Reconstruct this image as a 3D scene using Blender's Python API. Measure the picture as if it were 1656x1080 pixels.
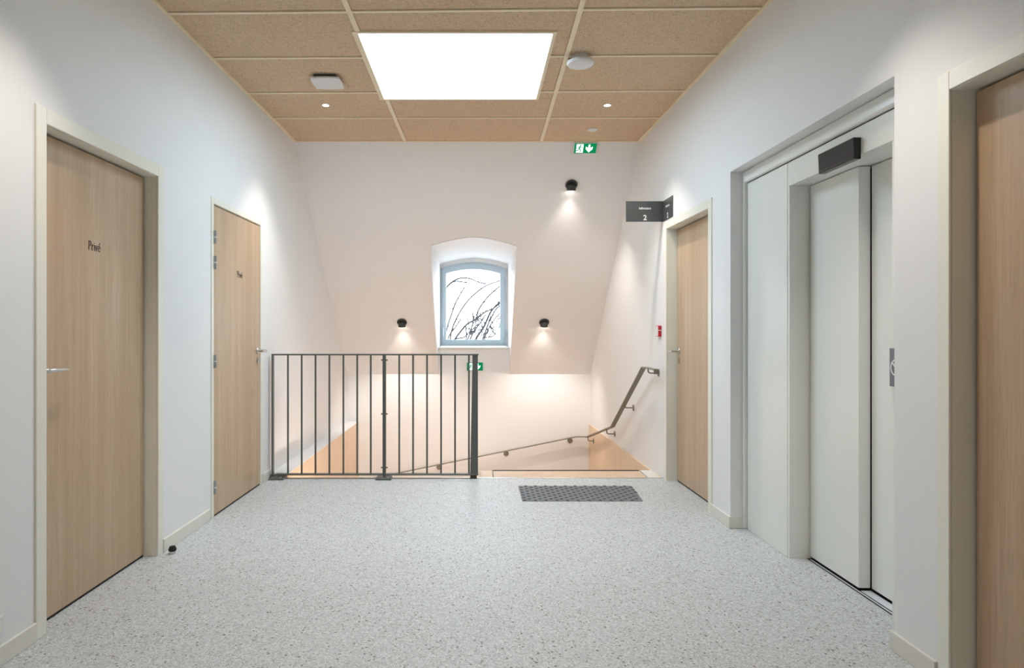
import bpy, bmesh, math, random
from mathutils import Vector, Matrix

# ------------------------------------------------------------------ clear
for o in list(bpy.data.objects):
    bpy.data.objects.remove(o, do_unlink=True)
scene = bpy.context.scene
COL = scene.collection
random.seed(4)

# ------------------------------------------------------------------ camera
EYE = 1.22
cam_data = bpy.data.cameras.new('camera')
cam_data.sensor_width = 36.0
cam_data.sensor_fit = 'HORIZONTAL'
cam_data.lens = 1100.0 / 1656.0 * 36.0
cam_data.shift_x = (828 - 770) / 1656.0
cam_data.shift_y = -(540 - 532) / 1656.0
cam_data.clip_start = 0.05
cam = bpy.data.objects.new('camera', cam_data)
cam.location = (0, 0, EYE)
cam.rotation_euler = (math.radians(90), 0, 0)
COL.objects.link(cam)
scene.camera = cam

# ------------------------------------------------------------------ world, view
SKY_STRENGTH = 2.5
SKYLIGHT_STRENGTH = 4.5
DOWNLIGHT_W = 25.0
WALLSPOT_W = 16.0
WARM = (1.0, 0.915, 0.84)
scene.view_settings.view_transform = 'Standard'
scene.view_settings.look = 'None'
scene.view_settings.gamma = 1.0
scene.view_settings.use_curve_mapping = False
scene.view_settings.exposure = 1.42

world = bpy.data.worlds.new('overcast_sky')
scene.world = world
world.use_nodes = True
wn = world.node_tree.nodes
bg = wn.get('Background') or wn.new('ShaderNodeBackground')
bg.inputs['Color'].default_value = (0.78, 0.90, 1.0, 1)
bg.inputs['Strength'].default_value = SKY_STRENGTH


# ------------------------------------------------------------------ materials
def lin(r, g, b):
    f = lambda c: (c / 12.92) if c <= 0.04045 else ((c + 0.055) / 1.055) ** 2.4
    return (f(r / 255.0), f(g / 255.0), f(b / 255.0), 1.0)


def new_mat(name, color, rough=0.5, metal=0.0, spec=0.5):
    m = bpy.data.materials.new(name)
    m.use_nodes = True
    b = m.node_tree.nodes['Principled BSDF']
    b.inputs['Base Color'].default_value = color
    b.inputs['Roughness'].default_value = rough
    b.inputs['Metallic'].default_value = metal
    b.inputs['Specular IOR Level'].default_value = spec
    return m, m.node_tree, b


def add_bump(nt, bsdf, height_socket, strength=0.2, dist=0.002):
    bp = nt.nodes.new('ShaderNodeBump')
    bp.inputs['Strength'].default_value = strength
    bp.inputs['Distance'].default_value = dist
    nt.links.new(height_socket, bp.inputs['Height'])
    nt.links.new(bp.outputs['Normal'], bsdf.inputs['Normal'])
    return bp


def pos_map(nt, scale=(1, 1, 1)):
    g = nt.nodes.new('ShaderNodeNewGeometry')
    mp = nt.nodes.new('ShaderNodeMapping')
    mp.inputs['Scale'].default_value = scale
    nt.links.new(g.outputs['Position'], mp.inputs['Vector'])
    return mp.outputs['Vector']


def noise(nt, vec, scale, detail=3, rough=0.55, dist=0.0):
    n = nt.nodes.new('ShaderNodeTexNoise')
    n.inputs['Scale'].default_value = scale
    n.inputs['Detail'].default_value = detail
    n.inputs['Roughness'].default_value = rough
    n.inputs['Distortion'].default_value = dist
    nt.links.new(vec, n.inputs['Vector'])
    return n.outputs['Fac']


def ramp(nt, fac, stops, interp='LINEAR'):
    r = nt.nodes.new('ShaderNodeValToRGB')
    r.color_ramp.interpolation = interp
    els = r.color_ramp.elements
    while len(els) < len(stops):
        els.new(0.5)
    for e, (p, c) in zip(els, stops):
        e.position = p
        e.color = c
    nt.links.new(fac, r.inputs['Fac'])
    return r.outputs['Color']


def mix(nt, fac, a, b, mode='MIX'):
    m = nt.nodes.new('ShaderNodeMix')
    m.data_type = 'RGBA'
    m.blend_type = mode
    for sock, v in ((m.inputs[0], fac), (m.inputs[6], a), (m.inputs[7], b)):
        if hasattr(v, 'is_output'):
            nt.links.new(v, sock)
        else:
            sock.default_value = v
    return m.outputs[2]


def paint(name, color, rough=0.6, grain=160, strength=0.06, spec=0.4):
    m, nt, b = new_mat(name, color, rough, 0, spec)
    v = pos_map(nt)
    n = noise(nt, v, grain, 4)
    c = mix(nt, noise(nt, v, 3.0, 2), tuple(x * 0.985 for x in color[:3]) + (1,), color)
    nt.links.new(c, b.inputs['Base Color'])
    add_bump(nt, b, n, strength, 0.001)
    return m


def metal(name, color, rough=0.35, metallic=1.0):
    m, nt, b = new_mat(name, color, rough, metallic)
    v = pos_map(nt, (40, 40, 4))
    n = noise(nt, v, 12, 3)
    add_bump(nt, b, n, 0.03, 0.0005)
    return m


def emit_mat(name, color, strength):
    m = bpy.data.materials.new(name)
    m.use_nodes = True
    nt = m.node_tree
    for n in list(nt.nodes):
        if n.type != 'OUTPUT_MATERIAL':
            nt.nodes.remove(n)
    e = nt.nodes.new('ShaderNodeEmission')
    e.inputs['Color'].default_value = color
    e.inputs['Strength'].default_value = strength
    nt.links.new(e.outputs[0], nt.nodes['Material Output'].inputs['Surface'])
    return m


def mat_oak(name, base, dark, light):
    m, nt, b = new_mat(name, base, 0.42, 0, 0.45)
    v1 = pos_map(nt, (9, 9, 0.35))
    v2 = pos_map(nt, (70, 70, 1.6))
    v3 = pos_map(nt, (260, 260, 7))
    broad = noise(nt, v1, 1.0, 2, 0.5, 0.4)
    fine = noise(nt, v2, 1.0, 4, 0.6, 0.8)
    pore = noise(nt, v3, 1.0, 2, 0.6)
    c = ramp(nt, broad, [(0.3, dark), (0.5, base), (0.7, light)])
    c = mix(nt, ramp(nt, fine, [(0.35, (0.75, 0.75, 0.75, 1)), (0.6, (0, 0, 0, 1))]), c, dark)
    c = mix(nt, ramp(nt, pore, [(0.30, (0.5, 0.5, 0.5, 1)), (0.42, (0, 0, 0, 1))]), c, tuple(x * 0.7 for x in dark[:3]) + (1,))
    nt.links.new(c, b.inputs['Base Color'])
    add_bump(nt, b, fine, 0.05, 0.0006)
    return m


def mat_terrazzo():
    m, nt, b = new_mat('speckled_vinyl', lin(205, 200, 192), 0.46, 0, 0.4)
    v = pos_map(nt)

    def cells(scale, seed):
        mp = nt.nodes.new('ShaderNodeMapping')
        mp.inputs['Location'].default_value = (seed, seed * 1.7, 0.0)
        nt.links.new(v, mp.inputs['Vector'])
        vo = nt.nodes.new('ShaderNodeTexVoronoi')
        vo.inputs['Scale'].default_value = scale
        nt.links.new(mp.outputs[0], vo.inputs['Vector'])
        sep = nt.nodes.new('ShaderNodeSeparateColor')
        nt.links.new(vo.outputs['Color'], sep.inputs[0])
        return sep.outputs[0], sep.outputs[1], vo.outputs['Distance']
    r1, g1, d1 = cells(120, 0.3)
    r2, g2, d2 = cells(75, 5.1)
    r3, g3, d3 = cells(210, 2.2)
    base = ramp(nt, r1, [(0.0, lin(192, 194, 194)), (0.25, lin(205, 208, 209)), (0.5, lin(198, 201, 201)),
                         (0.75, lin(212, 215, 216)), (0.9, lin(186, 185, 182))], 'CONSTANT')
    f2 = ramp(nt, r2, [(0.0, (1, 1, 1, 1)), (0.075, (0, 0, 0, 1))], 'CONSTANT')
    in2 = ramp(nt, d2, [(0.38, (1, 1, 1, 1)), (0.44, (0, 0, 0, 1))])
    c = mix(nt, mix(nt, 1.0, f2, in2, 'MULTIPLY'), base, ramp(nt, g2, [(0, lin(128, 120, 112)), (0.5, lin(160, 146, 130)), (0.8, lin(100, 96, 92))], 'CONSTANT'))
    f3 = ramp(nt, r3, [(0.0, (0.8, 0.8, 0.8, 1)), (0.07, (0, 0, 0, 1))], 'CONSTANT')
    c = mix(nt, f3, c, lin(140, 133, 126))
    f4 = ramp(nt, g3, [(0.0, (0.8, 0.8, 0.8, 1)), (0.08, (0, 0, 0, 1))], 'CONSTANT')
    c = mix(nt, f4, c, lin(238, 235, 228))
    nt.links.new(c, b.inputs['Base Color'])
    add_bump(nt, b, noise(nt, v, 240, 2), 0.05, 0.0006)
    return m


def mat_woodwool():
    m, nt, b = new_mat('wood_fibre_board', lin(192, 160, 128), 0.9, 0, 0.1)
    va = pos_map(nt, (45, 100, 60))
    vb = pos_map(nt, (100, 50, 60))
    a = noise(nt, va, 1.0, 3, 0.6, 2.2)
    c_ = noise(nt, vb, 1.0, 3, 0.6, 2.6)
    big = noise(nt, pos_map(nt), 6, 3)
    col = ramp(nt, a, [(0.36, lin(126, 98, 72)), (0.44, lin(226, 196, 162)), (0.58, lin(234, 208, 176)), (0.68, lin(240, 224, 202))])
    col2 = ramp(nt, c_, [(0.37, lin(100, 74, 52)), (0.44, lin(226, 196, 162)), (0.64, lin(236, 218, 194))])
    col = mix(nt, 0.5, col, col2)
    col = mix(nt, mix(nt, 0.5, big, (0, 0, 0, 1)), col, lin(220, 190, 156))
    nt.links.new(col, b.inputs['Base Color'])
    add_bump(nt, b, a, 0.5, 0.004)
    return m


M = {}
M['wall'] = paint('white_wall_paint', (0.885, 0.88, 0.875, 1), 0.55)
M['slope'] = paint('sloped_wall_paint', (0.885, 0.875, 0.87, 1), 0.6)
M['cream'] = paint('cream_lacquer', lin(243, 240, 226), 0.38, 120, 0.02)
M['trim'] = paint('white_skirting', lin(232, 228, 218), 0.4, 120, 0.02)
M['lift'] = paint('pale_lift_lacquer', lin(241, 241, 235), 0.24, 60, 0.015, 0.5)
M['floor'] = mat_terrazzo()
M['ceil'] = mat_woodwool()
M['batten'] = mat_oak('pale_batten_wood', lin(250, 234, 204), lin(246, 227, 195), lin(252, 238, 211))
M['oak'] = mat_oak('oak_laminate', lin(200, 172, 142), lin(189, 159, 128), lin(210, 184, 156))
M['panel'] = mat_oak('stair_side_wood', lin(238, 212, 182), lin(233, 206, 174), lin(242, 218, 190))
M['tread'] = mat_oak('stair_tread_wood', lin(226, 196, 168), lin(219, 188, 158), lin(232, 204, 178))
M['iron'] = paint('grey_painted_steel', lin(92, 96, 92), 0.42, 90, 0.03, 0.5)
M['rail'] = paint('handrail_steel', lin(128, 124, 110), 0.4, 90, 0.03, 0.5)
M['steel'] = metal('brushed_steel', (0.62, 0.61, 0.59, 1), 0.3)
M['hinge'] = metal('hinge_steel', (0.42, 0.45, 0.44, 1), 0.35)
M['black'] = paint('black_rubber_gap_shade', (0.012, 0.012, 0.012, 1), 0.6, 90, 0.05)  # real rubber, and also the shade in the door gaps
M['blackgloss'] = paint('black_display_plastic', (0.018, 0.018, 0.02, 1), 0.25, 90, 0.01)
M['lampblack'] = paint('charcoal_lamp_metal', (0.045, 0.048, 0.045, 1), 0.35, 90, 0.02)
M['white'] = paint('white_plastic', (0.82, 0.82, 0.82, 1), 0.4, 120, 0.02)
M['signgrey'] = paint('dark_grey_sign_plate', lin(78, 80, 79), 0.35, 80, 0.01)
M['signwhite'] = paint('white_lettering', (0.9, 0.9, 0.9, 1), 0.5, 80, 0.01)
M['ink'] = paint('dark_lettering', lin(72, 62, 54), 0.6, 80, 0.01)
M['red'] = paint('red_plastic', lin(200, 22, 36), 0.35, 80, 0.01)
M['winframe'] = paint('blue_grey_aluminium', lin(192, 208, 218), 0.4, 80, 0.02)
M['mat'] = paint('tactile_mat_rubber', lin(120, 122, 124), 0.55, 140, 0.15)
M['stud'] = paint('tactile_stud_shaded_rubber', lin(90, 92, 97), 0.5, 140, 0.1)  # darker than the sheet: the studs' small shadows put into the colour
M['plaque'] = paint('grey_plaque', lin(120, 124, 132), 0.35, 80, 0.01)
M['alu'] = metal('aluminium_sill', (0.80, 0.83, 0.87, 1), 0.45, 0.35)
M['concrete'] = paint('outside_concrete', (0.4, 0.4, 0.4, 1), 0.9, 20, 0.3)
M['bark'] = paint('grey_brown_bark', (0.020, 0.018, 0.016, 1), 0.85, 60, 0.4)
M['skylight'] = emit_mat('daylit_diffuser', (0.66, 0.86, 1.0, 1), SKYLIGHT_STRENGTH)
M['lampglow'] = emit_mat('lamp_glow', (1.0, 0.90, 0.80, 1), 9.0)
M['opal'] = emit_mat('fill_globe_glow', (1.0, 0.80, 0.67, 1), 33.0)  # emission of the added fill globe in the stairwell
M['exitgreen'] = emit_mat('backlit_green', lin(10, 118, 70), 0.55)
M['exitwhite'] = emit_mat('backlit_white', (0.75, 0.98, 0.86, 1), 0.95)

gm = bpy.data.materials.new('window_glass')
gm.use_nodes = True
gnt = gm.node_tree
for n in list(gnt.nodes):
    if n.type != 'OUTPUT_MATERIAL':
        gnt.nodes.remove(n)
tr = gnt.nodes.new('ShaderNodeBsdfTransparent')
gl = gnt.nodes.new('ShaderNodeBsdfGlossy')
gl.inputs['Roughness'].default_value = 0.02
mx = gnt.nodes.new('ShaderNodeMixShader')
mx.inputs[0].default_value = 0.06
gnt.links.new(tr.outputs[0], mx.inputs[1])
gnt.links.new(gl.outputs[0], mx.inputs[2])
gnt.links.new(mx.outputs[0], gnt.nodes['Material Output'].inputs['Surface'])
M['glass'] = gm


# ------------------------------------------------------------------ builders
ORIGIN = {}


def tag(o, label=None, cat=None, group=None, kind=None):
    if label:
        o['label'] = label
    if cat:
        o['category'] = cat
    if group:
        o['group'] = group
    if kind:
        o['kind'] = kind
    return o


def empty(name, loc, label=None, cat=None, group=None, kind=None):
    o = bpy.data.objects.new(name, None)
    o.empty_display_size = 0.05
    COL.objects.link(o)
    o.location = loc
    ORIGIN[o.name] = Vector(loc)
    return tag(o, label, cat, group, kind)


def obj(name, bm, mat, parent=None, smooth=False, base=False):
    """one mesh object; vertices come in world coordinates"""
    bmesh.ops.recalc_face_normals(bm, faces=bm.faces[:])
    lo = Vector([min(v.co[i] for v in bm.verts) for i in range(3)])
    hi = Vector([max(v.co[i] for v in bm.verts) for i in range(3)])
    org = (lo + hi) / 2
    if base or parent is None:
        org.z = lo.z
    for v in bm.verts:
        v.co -= org
    me = bpy.data.meshes.new(name)
    bm.to_mesh(me)
    bm.free()
    if smooth:
        for p in me.polygons:
            p.use_smooth = True
        try:
            me.set_sharp_from_angle(angle=math.radians(40))
        except Exception:
            pass
    me.materials.append(mat)
    o = bpy.data.objects.new(name, me)
    COL.objects.link(o)
    if parent is not None:
        o.parent = parent
        o.location = org - ORIGIN[parent.name]
    else:
        o.location = org
    ORIGIN[o.name] = org
    return o


def hexa(bm, pts, bevel=0.0, seg=1):
    """box from 8 points: bottom ring 0-3, top ring 4-7"""
    vs = [bm.verts.new(p) for p in pts]
    idx = [(0, 3, 2, 1), (4, 5, 6, 7), (0, 1, 5, 4), (1, 2, 6, 5), (2, 3, 7, 6), (3, 0, 4, 7)]
    fs = [bm.faces.new([vs[i] for i in f]) for f in idx]
    if bevel > 0:
        es = list({e for f in fs for e in f.edges})
        bmesh.ops.bevel(bm, geom=es, offset=bevel, segments=seg, affect='EDGES', profile=0.5)
    return bm


def box(bm, x0, x1, y0, y1, z0, z1, bevel=0.0, seg=1):
    return hexa(bm, [(x0, y0, z0), (x1, y0, z0), (x1, y1, z0), (x0, y1, z0),
                     (x0, y0, z1), (x1, y0, z1), (x1, y1, z1), (x0, y1, z1)], bevel, seg)


def XL(d):
    return -1.700 + 0.0118 * (d - 5.0)


def XR(d):
    return 1.518 + 0.0196 * (6.3 - d)


def WX(side, d, n):
    return XL(d) + n if side == 'L' else XR(d) - n


def wbox(bm, side, d0, d1, n0, n1, z0, z1, bevel=0.0, seg=1):
    """box on a side wall; n is the distance off the wall into the room"""
    f = lambda d, n, z: (WX(side, d, n), d, z)
    return hexa(bm, [f(d0, n0, z0), f(d0, n1, z0), f(d1, n1, z0), f(d1, n0, z0),
                     f(d0, n0, z1), f(d0, n1, z1), f(d1, n1, z1), f(d1, n0, z1)], bevel, seg)


def B():
    return bmesh.new()


class Fr:
    """a local frame: origin, u right, v up, n towards the viewer"""
    def __init__(s, o, u, v, n):
        s.o, s.u, s.v, s.n = Vector(o), Vector(u).normalized(), Vector(v).normalized(), Vector(n).normalized()

    def __call__(s, a, b, c=0.0):
        return s.o + s.u * a + s.v * b + s.n * c

    def box(s, bm, a0, a1, b0, b1, c0, c1, bevel=0.0, seg=1):
        return hexa(bm, [s(a0, b0, c0), s(a1, b0, c0), s(a1, b0, c1), s(a0, b0, c1),
                         s(a0, b1, c0), s(a1, b1, c0), s(a1, b1, c1), s(a0, b1, c1)], bevel, seg)

    def prism(s, bm, pts, c0, c1):
        lo = [bm.verts.new(s(a, b, c0)) for a, b in pts]
        hi = [bm.verts.new(s(a, b, c1)) for a, b in pts]
        n = len(pts)
        bm.faces.new(lo[::-1])
        bm.faces.new(hi)
        for i in range(n):
            bm.faces.new([lo[i], lo[(i + 1) % n], hi[(i + 1) % n], hi[i]])
        return bm

    def stroke(s, bm, pts, w, c0, c1):
        """flat pen stroke along a polyline"""
        h = w / 2
        for (x0, y0), (x1, y1) in zip(pts[:-1], pts[1:]):
            L = math.hypot(x1 - x0, y1 - y0) or 1e-6
            px, py = -(y1 - y0) / L * h, (x1 - x0) / L * h
            s.prism(bm, [(x0 + px, y0 + py), (x0 - px, y0 - py), (x1 - px, y1 - py), (x1 + px, y1 + py)], c0, c1)
        for x, y in pts:
            s.prism(bm, [(x + h * math.cos(t * math.pi / 4), y + h * math.sin(t * math.pi / 4)) for t in range(8)], c0, c1 - 1e-5)
        return bm

    def lathe(s, bm, prof, seg=24, a=0.0, b=0.0):
        """profile of (radius, height along n)"""
        rings = []
        for r, h in prof:
            if r < 1e-6:
                rings.append([bm.verts.new(s(a, b, h))])
            else:
                rings.append([bm.verts.new(s(a + r * math.cos(2 * math.pi * k / seg), b + r * math.sin(2 * math.pi * k / seg), h)) for k in range(seg)])
        for A, C in zip(rings[:-1], rings[1:]):
            for k in range(seg):
                k2 = (k + 1) % seg
                if len(A) == 1 and len(C) == 1:
                    continue
                if len(A) == 1:
                    bm.faces.new([A[0], C[k], C[k2]])
                elif len(C) == 1:
                    bm.faces.new([A[k], A[k2], C[0]])
                else:
                    bm.faces.new([A[k], A[k2], C[k2], C[k]])
        return bm


def tube(bm, pts, rad, seg=10, cap=True):
    """round tube along points; rad a number or a list"""
    pts = [Vector(p) for p in pts]
    n = len(pts)
    rs = rad if isinstance(rad, (list, tuple)) else [rad] * n
    rings = []
    ref = None
    for i, p in enumerate(pts):
        t = (pts[min(i + 1, n - 1)] - pts[max(i - 1, 0)]).normalized()
        if ref is None:
            ref = Vector((0, 0, 1)) if abs(t.z) < 0.9 else Vector((1, 0, 0))
        s = t.cross(ref)
        if s.length < 1e-4:
            s = t.cross(Vector((0, 1, 0)))
        s.normalize()
        ref = s.cross(t).normalized()
        rings.append([bm.verts.new(p + (s * math.cos(2 * math.pi * k / seg) + ref * math.sin(2 * math.pi * k / seg)) * rs[i]) for k in range(seg)])
    for A, C in zip(rings[:-1], rings[1:]):
        for k in range(seg):
            bm.faces.new([A[k], A[(k + 1) % seg], C[(k + 1) % seg], C[k]])
    if cap:
        bm.faces.new(rings[0][::-1])
        bm.faces.new(rings[-1])
    return bm


def text_mesh(body, fr, size, a, b, c, bold=0.0, extrude=0.0006):
    cu = bpy.data.curves.new('t', 'FONT')
    cu.body = body
    cu.size = size
    cu.align_x = 'CENTER'
    cu.align_y = 'CENTER'
    cu.extrude = extrude
    cu.offset = bold
    cu.resolution_u = 4
    t = bpy.data.objects.new('t', cu)
    COL.objects.link(t)
    dg = bpy.context.evaluated_depsgraph_get()
    me = bpy.data.meshes.new_from_object(t.evaluated_get(dg))
    bm = bmesh.new()
    bm.from_mesh(me)
    bpy.data.objects.remove(t, do_unlink=True)
    bpy.data.curves.remove(cu)
    bpy.data.meshes.remove(me)
    for v in bm.verts:
        v.co = fr(a + v.co.x, b + v.co.y, c + v.co.z)
    return bm


# ================================================================== STRUCTURE
D0, DE, DB = -2.6, 5.57, 8.75        # rear wall, floor edge, back wall
ZC = 2.96
ZB = -3.0                             # level of the storey below
SL0 = 6.30                            # slope starts at ceiling
SLK = (ZC - 0.64) / (DB - SL0)


def slope_d(z):
    return SL0 + (ZC - z) / SLK


# floor slab
bm = B()
hexa(bm, [(XL(D0) - .2, D0, -.28), (XR(D0) + .45, D0, -.28), (XR(DE) + .45, DE, -.28), (XL(DE) - .2, DE, -.28),
          (XL(D0) - .2, D0, 0), (XR(D0) + .45, D0, 0), (XR(DE) + .45, DE, 0), (XL(DE) - .2, DE, 0)])
floor = tag(obj('floor', bm, M['floor']), 'pale speckled vinyl floor of the landing', 'floor', kind='structure')
bm = B()
box(bm, -2.2, 2.2, 5.0, 9.6, ZB - .1, ZB)
tag(obj('floor_lower', bm, M['floor']), 'floor of the storey below at the foot of the stairwell', 'floor', kind='structure')

# left wall (door_1 and door_2 openings)
T = 0.22
L1 = (2.72, 3.66, 2.045)
L2 = (4.375, 5.375, 2.075)
bm = B()
for d0, d1, z0, z1 in ((D0, L1[0], ZB, 3.15), (L1[0], L1[1], L1[2], 3.15), (L1[0], L1[1], ZB, -.28), (L1[1], L2[0], ZB, 3.15),
                       (L2[0], L2[1], L2[2], 3.15), (L2[0], L2[1], ZB, -.28), (L2[1], 9.5, ZB, 3.15)):
    wbox(bm, 'L', d0, d1, -T, 0, z0, z1)
tag(obj('wall_left', bm, M['wall']), 'white wall on the left with two oak doors marked as private', 'wall', kind='structure')

# right wall (door_4 near, lift niche, door_3 far)
R1 = (1.33, 2.29, 2.028)
RN = (2.587, 4.172, 2.183)
R2 = (4.53, 5.47, 2.028)
bm = B()
prev = D0
for d0, d1, zt in (R1, RN, R2):
    wbox(bm, 'R', prev, d0, -T, 0, ZB, 3.15)
    wbox(bm, 'R', d0, d1, -T, 0, zt, 3.15)
    wbox(bm, 'R', d0, d1, -T, 0, ZB, -.28)
    prev = d1
wbox(bm, 'R', prev, 9.5, -T, 0, ZB, 3.15)
tag(obj('wall_right', bm, M['wall']), 'white wall on the right holding the lift niche and two oak doors', 'wall', kind='structure')

# rear wall behind the camera, wall under the floor edge
bm = B()
box(bm, -2.1, 2.1, D0 - .2, D0, -.28, 3.15)
tag(obj('wall_rear', bm, M['wall']), 'white wall closing the corridor behind the viewer', 'wall', kind='structure')
bm = B()
box(bm, -2.0, 1.9, 5.1, 5.3, ZB, -.28)
tag(obj('wall_stairwell_near', bm, M['wall']), 'white stairwell wall below the landing floor edge', 'wall', kind='structure')

# ---- back wall, sloped wall and dormer
DX0, DX1 = -0.487, 0.432               # dormer cheeks
DW = 9.20                              # window plane
ZS = 0.983                             # sill


def dormer_z(x):
    u = (x - (DX0 + DX1) / 2) / ((DX1 - DX0) / 2)
    return 2.098 + 0.082 * (1 - (abs(u) ** 1.6))


NA = 20
AX = [DX0 + (DX1 - DX0) * i / NA for i in range(NA + 1)]

bm = B()   # vertical part
box(bm, XL(DB) - .02, DX0, DB, DB + .15, ZB, 0.64)
box(bm, DX1, XR(DB) + .02, DB, DB + .15, ZB, 0.64)
box(bm, DX0, DX1, DB, DB + .15, ZB, ZS - .02)
tag(obj('wall_back', bm, M['wall']), 'white lower wall of the stairwell below the slope and window', 'wall', kind='structure')

bm = B()   # slope with a cut-out for the dormer


def sl(x, z, off=0.0):
    nx = Vector((0, .688, .726))
    return Vector((x, slope_d(z), z)) + nx * off


def slope_poly(pts):
    lo = [bm.verts.new(sl(x, z)) for x, z in pts]
    hi = [bm.verts.new(sl(x, z, .12)) for x, z in pts]
    n = len(pts)
    bm.faces.new(lo)
    bm.faces.new(hi[::-1])
    for i in range(n):
        bm.faces.new([lo[i], lo[(i + 1) % n], hi[(i + 1) % n], hi[i]])


G = .004
slope_poly([(XL(DB) - .03, .64), (DX0 - G, .64), (DX0 - G, ZC), (XL(SL0) - .03, ZC)])
slope_poly([(DX1 + G, .64), (XR(DB) + .03, .64), (XR(SL0) + .03, ZC), (DX1 + G, ZC)])
for i in range(NA):
    xa, xb = AX[i] - (G if i == 0 else 0), AX[i + 1] + (G if i == NA - 1 else 0)
    slope_poly([(xa, dormer_z(AX[i]) + G), (xb, dormer_z(AX[i + 1]) + G), (xb, ZC), (xa, ZC)])
tag(obj('wall_slope', bm, M['slope']), 'sloping attic wall around the dormer window above the stairs', 'wall', kind='structure')

# dormer reveal
bm = B()


def quad(pts):
    bm.faces.new([bm.verts.new(p) for p in pts])


for x, xo in ((DX0, DX0 - .1), (DX1, DX1 + .1)):
    zt = dormer_z(x)
    ring = [(slope_d(zt), zt), (DW + .16, zt), (DW + .16, ZS - .02), (DB, ZS - .02), (DB, .64)]
    a = [bm.verts.new((x, d, z)) for d, z in ring]
    b_ = [bm.verts.new((xo, d + .05, z)) for d, z in ring]
    bm.faces.new(a)
    bm.faces.new(b_[::-1])
    for i in range(5):
        bm.faces.new([a[i], a[(i + 1) % 5], b_[(i + 1) % 5], b_[i]])
for i in range(NA):
    x0, x1 = AX[i], AX[i + 1]
    z0, z1 = dormer_z(x0), dormer_z(x1)
    hexa(bm, [(x0, slope_d(z0), z0), (x1, slope_d(z1), z1), (x1, DW + .16, z1), (x0, DW + .16, z0),
              (x0, slope_d(z0) + .06, z0 + .08), (x1, slope_d(z1) + .06, z1 + .08), (x1, DW + .16, z1 + .08), (x0, DW + .16, z0 + .08)])
# head wall over the window, side fillets
WX0, WX1, WZ0 = -0.478, 0.405, 0.990


def win_top(x, drop=0.0):
    u = (x - (WX0 + WX1) / 2) / ((WX1 - WX0) / 2)
    return 2.035 + 0.088 * (1 - u * u) - drop


for i in range(NA):
    x0, x1 = AX[i], AX[i + 1]
    c = lambda x: min(max(x, WX0), WX1)
    hexa(bm, [(x0, DW, win_top(c(x0))), (x1, DW, win_top(c(x1))), (x1, DW + .16, win_top(c(x1))), (x0, DW + .16, win_top(c(x0))),
              (x0, DW, dormer_z(x0)), (x1, DW, dormer_z(x1)), (x1, DW + .16, dormer_z(x1)), (x0, DW + .16, dormer_z(x0))])
box(bm, DX0, WX0, DW, DW + .16, ZS, 2.035)
box(bm, WX1, DX1, DW, DW + .16, ZS, 2.035)
tag(obj('wall_dormer', bm, M['wall']), 'white arched reveal of the dormer window', 'wall', kind='structure')
bm = B()
box(bm, DX0, DX1, DB - .018, DW + .2, ZS - .02, ZS, .003)
tag(obj('trim_1', bm, M['trim']), 'thin white window sill under the dormer window', 'window sill', kind='structure')

# ---- stairwell side cladding
bm = B()
wbox(bm, 'L', DE + .02, DB, 0, .142, ZB, .026)
tag(obj('wall_stairwell_left', bm, M['panel']), 'pale wood cladding below floor level on the left stairwell wall', 'wall', kind='structure')
bm = B()
wbox(bm, 'L', DE + .02, DB, 0, .147, .026, .034, .002)
tag(obj('trim_2', bm, M['wall']), 'white ledge on top of the left stairwell cladding', 'ledge', kind='structure')
bm = B()
wbox(bm, 'R', DE + .03, DB, 0, .018, ZB, -.004, .002)
tag(obj('wall_stairwell_right', bm, M['panel']), 'pale wood cladding below floor level on the right stairwell wall', 'wall', kind='structure')
bm = B()
box(bm, XL(DE), XR(DE), DE - .012, DE + .006, -.02, .004, .001)
tag(obj('trim_3', bm, M['steel']), 'thin metal edge strip where the landing floor meets the stairwell', 'edge strip', kind='structure')

# ---- ceiling : slab, boards, battens
ceil_root = empty('ceiling', (0, 2, ZC), 'suspended ceiling of tan wood fibre boards in pale battens', 'ceiling', kind='structure')
SKX0, SKX1, SKD0, SKD1 = -0.692, 0.450, 3.99, 5.12
bm = B()
for x0, x1, d0, d1 in ((-2.1, SKX0, D0 - .2, 7.0), (SKX1, 2.1, D0 - .2, 7.0), (SKX0, SKX1, D0 - .2, SKD0), (SKX0, SKX1, SKD1, 7.0)):
    box(bm, x0, x1, d0, d1, ZC + .03, ZC + .2)
obj('slab', bm, M['concrete'], ceil_root)


def xs1(d):
    return -0.697 + (d - 3.6) * 0.0137


def xs2(d):
    return 0.566 + (d - 3.6) * 0.0137


SEAMS = [6.32, 5.605, 4.99, 4.345, 3.715]
while SEAMS[-1] > D0:
    SEAMS.append(SEAMS[-1] - 0.63)
ROT = [0.0, 0.003, 0.016, 0.016, 0.020] + [0.02] * 20
HB = 0.015          # half a batten


def seam(i, x, side=0):
    return SEAMS[i] - ROT[i] * x + side * HB


def board(cols, i, dmin=None, dmax=None):
    """a board between seam i (far) and i+1 (near) and two column lines"""
    fa, fb = cols
    far = lambda x: seam(i, x, -1) if dmax is None else dmax
    near = lambda x: seam(i + 1, x, 1) if dmin is None else dmin
    pts = []
    for f, y in ((fa, near), (fb, near), (fb, far), (fa, far)):
        x = f(y(f(5.0)))
        pts.append((x, y(x)))
    if pts[3][1] - pts[0][1] < .03 or pts[1][0] - pts[0][0] < .02:
        return
    bm = B()
    hexa(bm, [(p[0], p[1], ZC + .002) for p in pts] + [(p[0], p[1], ZC + .03) for p in pts], .003)
    obj('ceiling_board', bm, M['ceil'], ceil_root)


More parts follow.
